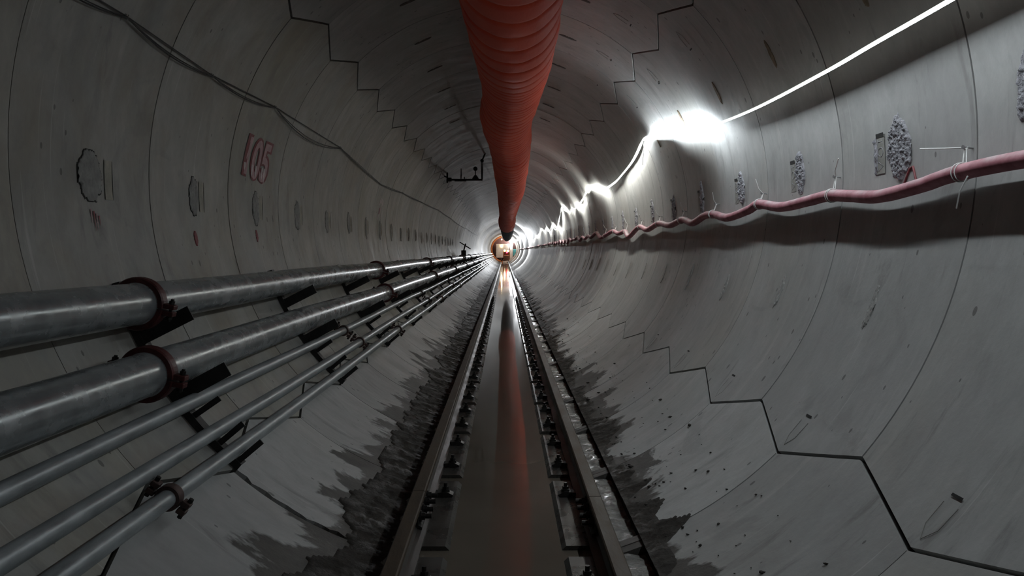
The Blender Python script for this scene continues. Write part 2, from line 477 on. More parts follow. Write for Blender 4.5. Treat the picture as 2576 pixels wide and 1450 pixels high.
def bolt(m, p, d, r=.014, h=.03, mi=0):
    p = Vector(p); d = Vector(d).normalized()
    m.cyl(p, p + d * .012, r * 1.75, 14, mi); m.cyl(p + d * .012, p + d * .030, r * 1.35, 6, mi, smooth=False); m.cyl(p + d * .03, p + d * (.03 + h), r * .8, 10, mi)
def fishplate(xc, y, s, label):
    t = empty('fishplate', (xc + s * .02, y, PADZ + .07), label, 'fishplate', 'fishplates joining the rails')
    m = MB(); prof = [(.012, .026), (.045, .018), (.045, .030), (.026, .042), (.026, .098), (.034, .112), (.012, .113)]
    ys = (y - .26, y + .26)
    if s < 0: prof = prof[::-1]
    rows = [[(xc + s * x, yv, PADZ + z) for x, z in prof] for yv in ys]
    m.grid(rows, True, 0, False); m.add(rows[0], [list(range(7))]); m.add(rows[1], [list(range(7))[::-1]])
    m.build('plate', 'iron_dark', t)
    for q in (-.19, -.07, .07, .19):
        b = MB(); bolt(b, (xc + s * .026, y + q, PADZ + .07), (s, 0, 0), .017, .035); b.build('bolt', 'iron_dark', t)
fishplate(RXL, JL, 1, 'bolted fishplate on the inner face of the left rail joint')
fishplate(RXR, JR, -1, 'bolted fishplate on the inner face of the right rail joint')

def make_clip():
    t = empty('rail_clip', (0, 0, 0), 'x', 'rail clip')
    m = MB()
    prof = [(-.045, .0), (.055, .0), (.06, .012), (.02, .032), (-.05, .026), (-.05, .014)]
    rows = [[(x, y, z) for x, z in prof] for y in (-.035, .035)]
    m.grid(rows, True, 0, False); m.add(rows[0], [list(range(6))[::-1]]); m.add(rows[1], [list(range(6))])
    m.build('clamp_plate', 'iron_dark', t)
    b = MB(); b.cyl((.012, 0, .02), (.012, 0, .040), .026, 14); b.build('washer', 'iron_dark', t)
    b = MB(); b.cyl((.012, 0, .038), (.012, 0, .058), .020, 6, smooth=False); b.cyl((.012, 0, .058), (.012, 0, .080), .011, 10); b.build('bolt', 'iron_dark', t)
    return t
clip0 = make_clip(); clip_used = [False]
def clip(x, y, flip, label, group):
    if not clip_used[0]: o = clip0; clip_used[0] = True; o.location = (x, y, PADZ + .003)
    else: o = dup(clip0, (x, y, PADZ + .003))
    o.rotation_euler = (0, 0, PI if flip else 0)
    o['label'] = label; o['group'] = group
for nm, xc, s in (('left', RXL, 1), ('right', RXR, -1)):
    i = 0
    for k, ya, yb in PADS:
        if ya < 2.2: continue
        for q in (.22, .87):
            y = ya + q
            if y < 3.2 or abs(y - (JL if s > 0 else JR)) < .32: continue
            if i >= 34: continue
            clip(xc + s * .112, y, s < 0, '%s rail clip bolted to the inner foot of the %s rail' % (ORD[i], nm), 'clips along the inner foot of the %s rail' % nm)
            i += 1
# ------------------------------------------------------------------ pipes on the left wall
PIPES = [('upper', -1.7201, -.6534, .100, 4.0, 7.37), ('lower', -1.5716, -.9569, .100, 3.74, 7.40),
         ('top', -1.5087, -1.1599, .037, 7.97, 7.2), ('middle', -1.3900, -1.2997, .037, 8.17, 7.2), ('bottom', -1.2976, -1.3919, .037, 3.28, 7.06)]
for nm, px, pz, r, j0, st in PIPES:
    big = r > .05
    js = [j0 - st]
    while js[-1] < 62: js.append(js[-1] + st)
    js = [js[0]] + [j for j in js[1:]] + [116]
    for i in range(len(js) - 1):
        a, b = js[i] + .004, js[i + 1] - .004
        m = MB(); n = 6 if b - a < 20 else 16
        sg = (lambda y: .006 * math.sin(y * .9 + px * 7)) if big else (lambda y: .009 * math.sin(y * .7 + px * 9))
        m.tube([(px + sg(y) * .4, y, pz + sg(y)) for y in np.linspace(a, b, n)], r, 40 if big else 22)
        if big:                                                      # rolled groove collars at both ends
            for yy_ in (a + .02, b - .02): m.tube([(px + sg(yy_) * .4, yy_ - .012, pz + sg(yy_)), (px + sg(yy_) * .4, yy_ + .012, pz + sg(yy_))], r + .003, 40)
        o = m.build('steel_pipe', 'galvanised' if big else 'galvanised_dull', origin=(px, a, pz))
        if big: lab = '%s length of the %s large galvanised pipe on the left wall' % (ORD[i], nm)
        else: lab = '%s length of the %s thin galvanised pipe on the left wall' % (ORD[i], nm)
        tag(o, lab, 'pipe', 'large pipes on the left wall' if big else 'thin pipes on the left wall')
    # couplings
    for i, y in enumerate(js[1:-1]):
        lab = '%s %s coupling clamp on the %s %s pipe' % (ORD[i], 'dark red' if big else 'small brown', nm, 'large' if big else 'thin')
        t = empty('pipe_coupling', (px, y, pz), lab, 'coupling', 'couplings on the large pipes' if big else 'couplings on the thin pipes')
        ro, ri, hw = r + (.030 if big else .016), r - .0005, .034 if big else .026
        sgy = (.006 * math.sin(y * .9 + px * 7)) if big else (.009 * math.sin(y * .7 + px * 9))
        cpx, cpz = px + sgy * .4, pz + sgy
        mt = 'clamp_red' if big else 'clamp_brown'
        a_split = math.radians(-12 if big else -35)      # bolt lugs face the middle of the tunnel
        if big: a0s = [a_split]
        prof = [(ri, -hw), (ro * .96, -hw), (ro, -hw * .7), (ro, hw * .7), (ro * .96, hw), (ri, hw)]
        for h in (0, 1):
            m = MB(); rows = []
            for a in np.linspace(a_split + h * PI + .03, a_split + (h + 1) * PI - .03, 22):
                rows.append([(cpx + q * math.cos(a), y + dy, cpz + q * math.sin(a)) for q, dy in prof])
            m.grid(rows, True, 0, False)
            m.add(rows[0], [list(range(6))]); m.add(rows[-1], [list(range(6))[::-1]])
            for e in (0, 1):                                          # lugs
                a = a_split + h * PI + e * PI; sgn = 1 if e == 0 else -1
                c = Vector((cpx + (ro + .02) * math.cos(a), y, cpz + (ro + .02) * math.sin(a)))
                tg = Vector((-math.sin(a), 0, math.cos(a))) * sgn; rd = Vector((math.cos(a), 0, math.sin(a)))
                m.box(c + tg * .017, (.028 if big else .018, hw * .8, .012), basis(rd, (0, 1, 0), tg), 0, .004)
            m.build('clamp_half', mt, t)
        for e in (0, 1):
            a = a_split + e * PI; rd = Vector((math.cos(a), 0, math.sin(a))); tg = Vector((-math.sin(a), 0, math.cos(a)))
            c = Vector((cpx, y, cpz)) + rd * (ro + .026)
            b = MB(); L = .055 if big else .04
            b.cyl(c - tg * L, c + tg * L, .008 if big else .006, 10); b.cyl(c + tg * .03, c + tg * .046, .015 if big else .011, 6, smooth=False); b.cyl(c - tg * .046, c - tg * .03, .015 if big else .011, 6, smooth=False)
            b.build('bolt', 'iron_dark', t)
# gate valve on the upper pipe far away
t = empty('gate_valve', (-1.72, 34.9, -.653), 'dark gate valve with raised spindle on the distant large pipes', 'valve')
m = MB(); m.tube([(-1.72, y, -.653) for y in (34.4, 34.55, 34.9, 35.25, 35.4)], lambda i: (.125, .14, .15, .14, .125)[i], 20); m.box((-1.68, 34.9, -.47), (.10, .16, .13), None, 0, .02)
m.build('valve_body', 'bracket_black', t)
m = MB(); m.cyl((-1.68, 34.9, -.35), (-1.60, 34.9, -.06), .03, 10); m.build('spindle', 'bracket_black', t)
m = MB(); m.tube([(-1.62 + .22 * math.cos(a), 34.9 + .05 * math.sin(a), -.14 - .14 * math.cos(a)) for a in np.linspace(0, 2 * PI, 24)], .022, 8); m.build('handwheel', 'bracket_black', t)

# brackets
def bracket(y, i):
    lab = '%s black pipe bracket on the left wall, five arms under the pipes' % ORD[i]
    t = empty('pipe_bracket', (-1.62, y, -1.0), lab, 'bracket', 'pipe brackets on the left wall')
    m = MB()
    ths = np.linspace(-106.5, -139.2, 30)
    prof = [(-.035, R - .006), (-.035, R - .045), (.035, R - .045), (.035, R - .038), (-.027, R - .038), (-.027, R - .006)]
    rows = [[cyl(a, y + dy, r) for dy, r in prof] for a in ths]
    m.grid(rows, True, 0, False); m.add(rows[0], [list(range(6))]); m.add(rows[-1], [list(range(6))[::-1]])
    m.build('post', 'bracket_black', t)
    for nm, px, pz, r, _, _ in PIPES:
        big = r > .05
        a = math.degrees(math.atan2(px, pz)); rp = math.hypot(px, pz)
        tilt = math.radians({'upper': 6, 'bottom': -7}.get(nm, -3))
        rad = Vector((-px, 0, -pz)).normalized()
        tang = Vector((rad.z, 0, -rad.x))                             # towards the floor along the wall
        if tang.z > 0: tang = -tang
        d = (rad * math.cos(tilt) - tang * math.sin(tilt)).normalized()
        up = Vector((d.z, 0, -d.x)); up = up if up.dot(tang) < 0 else -up
        root = Vector((px, y, pz)) - up * (r + (.020 if big else .013)); root = root - d * (root.length * 0)
        L0, L1 = -(R - .04 - rp) - .02, ((.15 if nm == 'upper' else .185) if big else .108)
        h = .025 if big else .010
        m = MB()
        c = root + d * (L0 + L1) / 2
        # angle iron: flat leg under the pipe and upright leg
        m.box(c - d * .02, ((L1 - L0) / 2 - .025, .030 if big else .02, .004), basis(d, (0, 1, 0), up), 0)
        m.box(c + Vector((0, -.028 if big else -.018, 0)) - up * (h - .004), ((L1 - L0) / 2, .004, h * 1.5), basis(d, (0, 1, 0), up), 0)
        m.build('arm', 'bracket_black', t)
BRY = [4.16 + 2.70 * i for i in range(0, 18)]
for i, y in enumerate(BRY): bracket(y, i)

# ------------------------------------------------------------------ cables on the upper left
CA = [(-68.0, .3), (-67.8, 2.3), (-67.6, 3.2), (-67.4, 4.17), (-68.3, 5.40), (-67.0, 6.81), (-66.8, 9.48), (-71.1, 12.96), (-69.5, 15.5), (-68.5, 19), (-67.0, 23.5), (-67.5, 29), (-69, 35), (-68, 42), (-69, 50), (-68, 60)]
LABC = ['upper taut black cable', 'second taut black cable', 'slack black cable drooping', 'thicker slack black cable drooping lowest']
for i, (rad, sag, off) in enumerate([(.0026, .004, .010), (.0026, .014, .003), (.0034, .34, -.004), (.0042, .43, -.012)]):
    pts = []
    for (a, ya), (b, yb) in zip(CA, CA[1:]):
        for k in range(10):
            t_ = k / 10; sg = 4 * t_ * (1 - t_) * sag * (max(2.9, min(2.7, yb - ya) ** 2) if ya < 9 else 1.2)
            th = a + (b - a) * t_ - sg + off * 8
            pts.append(cyl(th, ya + (yb - ya) * t_, R - .012 - .005 * i))
    m = MB(); m.tube(pts, rad, 6)
    tag(m.build('cable', 'cable_black', origin=pts[0]), LABC[i] + ' on the upper left wall', 'cable', 'black cables on the upper left wall')
for i, (a, y) in enumerate(CA[3:12]):
    m = MB(); p = cyl(a, y, R - .012); rd = (Vector((-p.x, 0, -p.z))).normalized(); tg = Vector((rd.z, 0, -rd.x))
    m.box(p, (.006, .003, .012), basis(rd, (0, 1, 0), tg), 0, .001)
    m.box(p + rd * .014, (.003, .003, .012), basis(rd, (0, 1, 0), tg), 0, .001); m.box(p + tg * .011 + rd * .007, (.009, .003, .003), basis(rd, (0, 1, 0), tg), 0)
    tag(m.build('cable_clip', 'tie_clip_grey', origin=p), '%s small pale clip holding the cables on the left wall' % ORD[i], 'clip', 'clips along the black cables')

# ------------------------------------------------------------------ pink hose on the right wall
HO = [(91.6, 1.6), (92.3, 2.3), (91.9, 3.02), (92.2, 3.46), (93.0, 3.75), (93.6, 4.15), (92.9, 4.48), (92.2, 4.80), (92.5, 5.13), (92.8, 5.63), (91.4, 6.12), (92.3, 6.39), (93.3, 6.98), (91.9, 7.43), (91.8, 7.79), (93.3, 8.28), (91.8, 8.75), (92.9, 9.42), (91.6, 10.13), (93.2, 10.9), (91.6, 11.6), (95.1, 12.49), (92.4, 12.95), (92.9, 13.66), (91.2, 14.4), (92.5, 15.3), (93.5, 16.24), (90.2, 16.98)]
k = 10
rg = random.Random(3)
y = 18.0
while y < 112:
    q = 1. if y < 32 else .5
    HO += [(91.6 + q * rg.uniform(.3, 2.8), y), (91.6 + q * rg.uniform(-1.2, .3), y + .67)]; y += 1.351
HR = R - .062
pts = catmull([cyl(a + .2, y, HR) for a, y in HO], 7)
m = MB(); m.tube(pts, lambda i: .034 * (1 + .05 * nz(i * .45, 0)), 18)
tag(m.build('hose', 'hose_pink', origin=pts[0]), 'dusty pink hose slung along the right wall', 'hose')
def hose_at(y): return min(pts, key=lambda p: abs(p.y - y))
def make_tie(y, i, free):
    p = hose_at(y); t = empty('cable_tie', p, '%s white cable tie holding the pink hose to the wall' % ORD[i], 'cable tie', 'white ties on the pink hose')
    hook = cyl(89.3, y + .03, R)
    m = MB()
    for dy in (-.012, .014):
        loop = [p + Vector((math.cos(a) * .037, dy, math.sin(a) * .039)) for a in np.linspace(math.radians(70), math.radians(410), 22)]
        m.tube(loop, .0024, 6); m.tube([loop[0], hook + Vector((-.03, dy * .6, .0))], .0024, 6)
    m.build('strap', 'tie_white', t)
    m = MB(); d = (hook - p); m.box(hook + Vector((-.03, 0, 0)), (.007, .008, .006), None, 0, .002); m.build('buckle', 'tie_white', t)
    m = MB(); m.cyl(hook, hook + Vector((-.042, -.006, .004)), .0045, 8); m.cyl(hook + Vector((-.042, -.006, .004)), hook + Vector((-.046, -.007, .004)), .009, 8); m.build('anchor_bolt', 'grey_steel', t)
    m = MB(); a = hook + Vector((-.03, 0, .002))
    m.tube([a, a + Vector((-.03, free[0] * .4, free[1] * .35)), a + Vector((-.05, free[0], free[1]))], .003, 6); m.build('tail', 'tie_white', t)
fr = [(.28, .03), (-.16, .09), (.02, .11), (-.06, .10), (-.08, .09), (.05, .08), (-.09, .08), (.03, .1), (-.05, .09), (.04, .08), (-.06, .06), (.05, .08), (-.04, .07), (.03, .07)]
for i in range(14): make_tie(3.41 + W * i, i, fr[i])
m = MB(); a = hose_at(3.30); m.tube([a + Vector((-.036, .0, -.03)), a + Vector((-.05, .03, -.09)), a + Vector((-.04, .07, -.155))], .003, 6)
tag(m.build('tie_offcut', 'tie_white', origin=a), 'loose white tie end dangling below the pink hose', 'cable tie')

# ------------------------------------------------------------------ LED tape along the right wall
L1 = [(1.741, 1.3, .61), (1.744, 1.7, .585), (1.745, 2.2, .565), (1.745, 3.169, .551), (1.745, 3.810, .549), (1.745, 4.424, .545), (1.745, 5.656, .565), (1.745, 6.927, .635), (1.743, 8.213, .738), (1.735, 9.35, .865), (1.722, 10.05, .957)]
L2 = [(1.722, 10.05, .957), (1.735, 10.5, .865), (1.745, 11.09, .784), (1.745, 11.95, .711), (1.745, 12.63, .668), (1.748, 13.5, .655), (1.75, 14.67, .664), (1.755, 15.8, .77), (1.757, 16.8, .891)]
L3 = [(1.757, 16.8, .891), (1.755, 17.445, .812), (1.755, 18.627, .690), (1.755, 19.988, .639), (1.755, 21.566, .639), (1.75, 23.4, .765), (1.745, 24.58, .915)]
L4 = [(1.745, 24.58, .915), (1.78, 26.177, .662), (1.80, 27.359, .40), (1.80, 28.4, .35), (1.82, 29.6, .44), (1.857, 31.2, .657)]
L5 = [(1.857, 31.2, .657), (1.87, 33, .50), (1.87, 34.7, .46), (1.862, 36.4, .643), (1.87, 38.3, .55), (1.832, 40.5, .72), (1.86, 43, .60), (1.89, 46, .5), (1.90, 50, .45), (1.92, 54, .36), (1.9, 58, .5), (1.88, 64, .6)]
TW = [(-5, 198), (6.3, 198), (7.0, 150), (7.5, 60), (8.3, 50), (8.9, 18), (9.5, 15), (9.95, 110), (10.3, 160), (12.2, 155), (13.0, 185), (14.0, 200), (15.0, 120), (15.6, 70), (16.6, 75), (17.2, 20), (17.8, -40), (18.5, 60), (19.3, 150), (20.5, 40), (21.2, -30), (22.0, 80), (23.3, 160), (24.0, 60), (24.6, -20), (25.3, 100), (27.5, 170), (29, 80), (30, 150), (32, 60), (34, 170), (36, 60), (38, 160), (42, 70), (45, 150), (50, 60), (56, 150), (64, 60)]
LL = ['near span of the bright white light strip on the right wall', 'second span of the light strip, steep below its wall hook', 'third span of the light strip, short drooping loop',
      'fourth span of the light strip, short steep drop', 'far zigzag run of the light strip near the bright end']
for i, L in enumerate((L1, L2, L3, L4, L5)):
    P = catmull(L, 12)
    body, face = MB(), MB(); rb, rf = [], []
    hw, hh = .0095, .003
    if i == 1: hw = .020
    if i >= 2: hw = .021
    hw0 = hw
    for j, p in enumerate(P):
        d = (P[min(j + 1, len(P) - 1)] - P[max(j - 1, 0)]).normalized()
        a = math.radians(lerp_keys(TW, p.y)); n = Vector((math.sin(a), 0, math.cos(a))); n = (n - d * n.dot(d)).normalized(); s = d.cross(n)
        hw = hw0 * (1 + 1.0 * max(0, min(1, (p.y - 7.0) / .5))) if i == 0 else hw0
        rb.append([p - s * hw - n * hh, p + s * hw - n * hh, p + s * hw + n * hh, p - s * hw + n * hh])
        rf.append([p - s * hw * .92 + n * (hh + .001), p + s * hw * .92 + n * (hh + .001)])
    body.grid(rb, True, 0, False); body.add(rb[0], [[0, 1, 2, 3]]); body.add(rb[-1], [[3, 2, 1, 0]])
    # luminous face, a very shallow block on the tape
    rows = [[a, b, b + (b - a).cross(P[min(j + 1, len(P) - 1)] - P[max(j - 1, 0)]).normalized() * 0.0, a] for j, (a, b) in enumerate(rf)]
    face.grid([[a, b] for a, b in rf], False, 0, False)
    t = empty('light_strip', P[0], LL[i], 'light strip', 'spans of the light strip')
    o = body.build('tape', 'tape_back', t); f = face.build('light_face', 'led_cool' if i == 0 else 'led_warm', t)
    # face normals must look along n
    me = f.data
    pn = me.polygons[0].normal; a = math.radians(lerp_keys(TW, P[0].y))
    if pn.dot(Vector((math.sin(a), 0, math.cos(a)))) < 0: me.flip_normals()
def onesided(m):
    t = m.node_tree; e = [n for n in t.nodes if n.type == 'EMISSION'][0]; out = [n for n in t.nodes if n.type == 'OUTPUT_MATERIAL'][0]
    g = t.nodes.new('ShaderNodeNewGeometry'); mx = t.nodes.new('ShaderNodeMixShader'); df = t.nodes.new('ShaderNodeBsdfDiffuse'); df.inputs[0].default_value = (.5, .5, .48, 1)
    t.links.new(g.outputs['Backfacing'], mx.inputs[0]); t.links.new(e.outputs[0], mx.inputs[1]); t.links.new(df.outputs[0], mx.inputs[2]); t.links.new(mx.outputs[0], out.inputs[0])
onesided(MATS['led_cool']); onesided(MATS['led_warm'])
for i, p in enumerate([(1.722, 10.05, .957), (1.757, 16.8, .891), (1.745, 24.58, .915), (1.857, 31.2, .657)]):
    p = Vector(p); rd = Vector((p.x, 0, p.z)).normalized(); wallp = Vector((rd.x * R, p.y, rd.z * R))
    m = MB(); m.cyl(wallp, p - rd * .012, .006, 8)
    m.tube([p + Vector((0, -.004, .004)), p + Vector((.02, .02, -.10)), p + Vector((.015, .035, -.20)), p + Vector((.02, .10, -.30))], .0035, 6)
    tag(m.build('hook', 'tie_white', origin=p), '%s wall hook with a dangling white cord holding the light strip' % ORD[i], 'hook', 'hooks of the light strip')

# ------------------------------------------------------------------ ventilation duct under the crown
DC = [(.075, -1.0, 1.40, .352), (.08, 2.5, 1.39, .352), (.092, 5.715, 1.375, .352), (.118, 6.659, 1.375, .352), (.140, 8.2, 1.44, .352), (.143, 9.0, 1.475, .340), (.130, 9.8, 1.47, .335), (.074, 11.341, 1.463, .352), (.081, 12.097, 1.469, .352), (.133, 13.958, 1.475, .352), (.165, 15.609, 1.402, .352), (.182, 17.922, 1.319, .352), (.215, 21.995, 1.277, .36), (.195, 29.03, 1.22, .35), (.176, 35.4, 1.15, .34), (.160, 39, 1.04, .40), (.160, 42.2, .98, .40)]
ys = []; y = -1.0
while y < 42.2:
    q = .36 if y < 7.6 else (.17 if y < 9.5 else (.26 if y < 14 else .36)); ys += [y, y + .009, y + .020, y + .28 * q, y + .55 * q, y + .88 * q]; y += .36 if y < 7.6 else (.17 if y < 9.5 else (.26 if y < 14 else (.38 if y < 22 else .6)))
def duct_rows(ys, keys, lean, pit=True):
    rows = []
    kx = [(k[1], k[0]) for k in keys]; kz = [(k[1], k[2]) for k in keys]; kr = [(k[1], k[3]) for k in keys]
    for i, y in enumerate(ys):
        x0, z0, r = lerp_keys(kx, y), lerp_keys(kz, y), lerp_keys(kr, y)
        ph = i % 6; amp = (.004, -.022, .004, .009, .011, .008)[ph] if pit else .0
        row = []
        for k in range(56):
            a = 2 * PI * k / 56
            rr = r + amp * (1 + .4 * nz(math.cos(a) * 2, math.sin(a) * 2, i // 6 * 1.7)) + .006 * nz(math.cos(a) * 3 + 5, math.sin(a) * 3, y * 3)
            zl = rr * math.sin(a) * (.97 if math.sin(a) > 0 else 1.0); xl = rr * math.cos(a)
            row.append((x0 + xl, y - lean * zl, z0 + zl))
        rows.append(row)
    return rows
m = MB(); m.grid(duct_rows(ys, DC, .30), True, 0, True)
t = empty('ventilation_duct', (.1, 0, 1.4), 'large ribbed orange-red fabric air duct hanging under the tunnel crown', 'duct')
m.build('fabric', 'duct_fabric', t)
m = MB(); DK = [(.160, 42.0, .98, .395), (.185, 45, .87, .345), (.195, 47, .84, .37), (.21, 52, .78, .36), (.22, 58, .72, .34), (.21, 64, .62, .22), (.20, 68, .6, .1)]
m.grid(duct_rows(list(np.arange(42.0, 68.1, .35)), DK, .2, False), True, 0, True); m.build('end_sleeve', 'duct_dark', t)['label'] = 'dark blue-black far sleeve'
m = MB()
hk = 0
for y in np.arange(3.4, 60, 2.7):
    K = DC if y < 42 else DK
    x0 = lerp_keys([(k[1], k[0]) for k in K], y); z0 = lerp_keys([(k[1], k[2]) for k in K], y); r0 = lerp_keys([(k[1], k[3]) for k in K], y)
    m = MB(); m.cyl((x0, y, z0 + r0 - .02), (x0, y, math.sqrt(R * R - x0 * x0) + .004), .005, 6); m.build('hanger', 'grey_steel', t)

# ------------------------------------------------------------------ survey bracket on the ceiling
t = empty('survey_bracket', (-.9, 20, 1.34), 'black survey bracket with a round prism hung from the ceiling left of the duct', 'survey bracket')
m = MB(); m.box((-.905, 20, 1.333), (.42, .022, .022), None, 0, .004); m.box((-1.285, 20, 1.335), (.055, .04, .045), None, 0, .01); m.box((-1.02, 20, 1.322), (.14, .035, .030), None, 0, .006); m.build('shelf_bar', 'bracket_black', t)
m = MB()
for dx in (-.012, .022): m.tube([(-.50 + dx * .4, 20, 1.34), (-.50 + dx, 20, 1.80)], .012, 8)
m.sphere((-.495, 20, 1.79), .045); m.cyl((-.495, 20, 1.79), (-.42, 20, math.sqrt(4 - .42 ** 2) + .01), .02, 8); m.build('hanger_rod', 'bracket_black', t)
m = MB(); m.tube([(-1.02, 20, 1.34), (-1.005, 20, 1.46), (-1.0, 20, 1.60)], .009, 6); m.tube([(-.985, 20, 1.34), (-.995, 20, 1.46), (-1.0, 20, 1.60)], .009, 6); m.box((-.925, 20, 1.375), (.012, .012, .03)); m.build('stay', 'bracket_black', t)
m = MB(); m.sphere((-.656, 20, 1.594), .052); m.cyl((-.656, 19.95, 1.594), (-.656, 20.05, 1.594), .05, 18); m.cyl((-.656, 20, 1.38), (-.656, 20, 1.56), .012, 8); m.cyl((-.656, 20, 1.35), (-.656, 20, 1.44), .09, 14, 0, .03); m.build('prism', 'bracket_black', t)
m = MB(); m.box((-1.335, 20, 1.40), (.02, .02, .14)); m.cyl((-1.33, 20, 1.38), (-1.42, 20, 1.43), .015, 8); m.build('wall_lug', 'bracket_black', t)

# ------------------------------------------------------------------ mortar patches and cast-in marks
def wallpatch(th, y, hw, hh, amp, seed, mat, lift=.002, res=44, point=0., rough=38.):
    """lumpy patch lying on the wall: hw along the tunnel, hh around the ring"""
    m = MB(); rows = []
    for i in range(res + 1):
        row = []
        v = -1 + 2 * i / res
        for j in range(res + 1):
            u = -1 + 2 * j / res
            wdt = 1 - point * max(0, v); rr = math.hypot(u / max(.15, wdt), v)
            rr += .22 * nz(u * 2.1 + seed, v * 2.1, seed) + .12 * nz(u * 6, v * 6, seed * 2)
            f = max(0, min(1, (1 - rr) / .13)); 
            h = -.010 if f <= 0 else lift * f + f * amp * (.55 * max(0, nz(u * hw * rough, v * hh * rough, seed)) + .45 * max(0, nz(u * hw * rough * 2.2, v * hh * rough * 2.2, seed + 3)) + .10)
            if th < 0: row.append(cyl(th + math.degrees(v * hh / R), y + u * hw, R - .002 - h))
            else: row.append(cyl(th - math.degrees(v * hh / R), y + u * hw, R - .002 - h))
        rows.append(row)
    m.grid(rows if th > 0 else rows, False, 0, True)
    return m
def strokes(m, th, y, sz, kind, r):
    """raised character strokes on the wall, written along the ring"""
    def P(u, v): return cyl(th + math.degrees(v * sz / R), y - u * sz, r)
    if kind == 'I':
        m.tube([P(-.5, -.28), P(-.5, .28)], .0022, 5); m.tube([P(.4, -.28), P(.4, .28)], .0022, 5); m.tube([P(-.5, 0), P(.4, 0)], .0022, 5)
    if kind == 'O': m.tube([P(.5 * math.cos(a), .42 * math.sin(a)) for a in np.linspace(0, 2 * PI, 20)], .0022, 5)
    if kind == '<': m.tube([P(-.5, -.45), P(.5, .0), P(-.5, .45)], .0022, 5)
nR = 24
for i in range(nR):
    y = 4.08 + W * (i - 0) + (0.0 if i else 0)
    yb = 4.08 + W * i
    rg = random.Random(i + 40)
    t = empty('mortar_patch', cyl(86.8, yb, R), '%s rough grey mortar patch on the right wall above the pink hose' % ORD[i + 1], 'mortar patch', 'mortar patches on the right wall')
    hw, hh = (.125, .165) if i == 0 else (rg.uniform(.07, .10), rg.uniform(.14, .18))
    wallpatch(86.8 + rg.uniform(-.5, .6) * (i > 0), yb, hw, hh, .030, i + 1.3, 'mortar', res=90 if i < 3 else (44 if i < 8 else 24), point=.55, rough=62.).build('mortar', 'mortar', t)
    # cast-in nameplate recess beside the patch
    yr = yb + (.195 if i == 0 else hw + .055)
    m = MB()
    m.grid([[cyl(a, yr + d, R - .0022) for d in (-.045, .045)] for a in np.linspace(84.5, 90.1, 8)], False, 0, False)
    m.build('nameplate', 'recess_concrete', t)
    m = MB(); m.grid([[cyl(a, yr + d, R - .0036) for d in (-.042, .045)] for a in (84.1, 84.75)], False, 0, False)
    m.build('slot', 'slot_black', t)
    if i < 3:
        m = MB()
        for ch, a in (('I', 85.35), ('O', 86.9), ('<', 89.0)): strokes(m, a, yr, .055, ch, R - .002)
        m.build('raised_letters', 'mortar', t)
    if i == 0:
        m = wallpatch(87.4, yr + .05, .018, .10, .03, 9.1, 'mortar', res=30); m.build('mortar_strip', 'mortar', t)
t = empty('mortar_patch', cyl(84.4, 2.98, R), 'nearest rough grey mortar patch on the right wall, cut by the frame edge', 'mortar patch', 'mortar patches on the right wall')
wallpatch(84.3, 3.02, .11, .17, .034, 77.7, 'mortar', res=50).build('mortar', 'mortar', t)
nL = 22
for i in range(nL):
    yb = 4.11 + W * i; rg = random.Random(i + 90)
    t = empty('mortar_patch', cyl(-91.6, yb, R), '%s smoothed oval mortar patch on the left wall' % ORD[i], 'mortar patch', 'mortar patches on the left wall')
    hw, hh = (.115, .125) if i == 0 else (rg.uniform(.07, .095), rg.uniform(.12, .16))
    th = -90.9 if i == 0 else -91.5 + rg.uniform(-.7, .7)
    wallpatch(th, yb, hw, hh, .010, i + 5.9, 'mortar_smooth', .004, 44 if i < 6 else 32, 0).build('mortar', 'mortar_smooth', t)
    m = wallpatch(th, yb, hw * 1.05, hh * 1.04, .004, i + 5.9, 'joint_dark', -.0005, 44 if i < 6 else 32, 0); m.build('dark_rim', 'joint_dark', t)
    m = MB(); m.grid([[cyl(a, yb + hw + .07 + d, R - .0022) for d in (-.04, .04)] for a in np.linspace(-88.2, -94.0, 8)], False, 0, False); m.build('nameplate', 'recess_stained', t)
    m = MB(); m.tube([cyl(-88.2, yb + hw + .111, R - .001), cyl(-94.0, yb + hw + .111, R - .001)], .0022, 5); m.build('plate_edge', 'joint_dark', t)
    if i == 0:
        for q, (dy_, l_) in enumerate(((-.02, .07), (.005, .10), (.03, .08), (.055, .05))):
            m = MB(); m.grid([[cyl(-95.6 - q * .3 - l_ * 28.6 * v_, yb + dy_ + e_ * .007 * (1 - .7 * v_), R - .003) for e_ in (-1, 1)] for v_ in np.linspace(0, 1, 7)], False, 0, False); m.build('red_run', 'paint_red' if q % 2 else 'paint_pink', t)
    if i in (1, 2):
        m = wallpatch(-99.2 if i == 1 else -98.0, yb - .03, .028, .05, .002, 4.3, 'paint_red', .002, 24); m.build('red_spot', 'paint_red', t)
for i in range(12):                                                # ragged scars low on the right wall
    rg = random.Random(i + 300); yb = 4.10 + W * i
    m = wallpatch(109.8 + rg.uniform(-.8, .8), yb + rg.uniform(-.03, .03), rg.uniform(.03, .05), rg.uniform(.10, .14), .007 if i < 4 else .003, i + 20.5, 'mortar', lift=.0012, res=44, point=.3)
    tag(m.build('plaster_scar', 'mortar_smooth', origin=cyl(109.8, yb, R)), '%s narrow rough plaster scar low on the right wall below the hose' % ORD[i], 'plaster scar', 'plaster scars on the right wall')
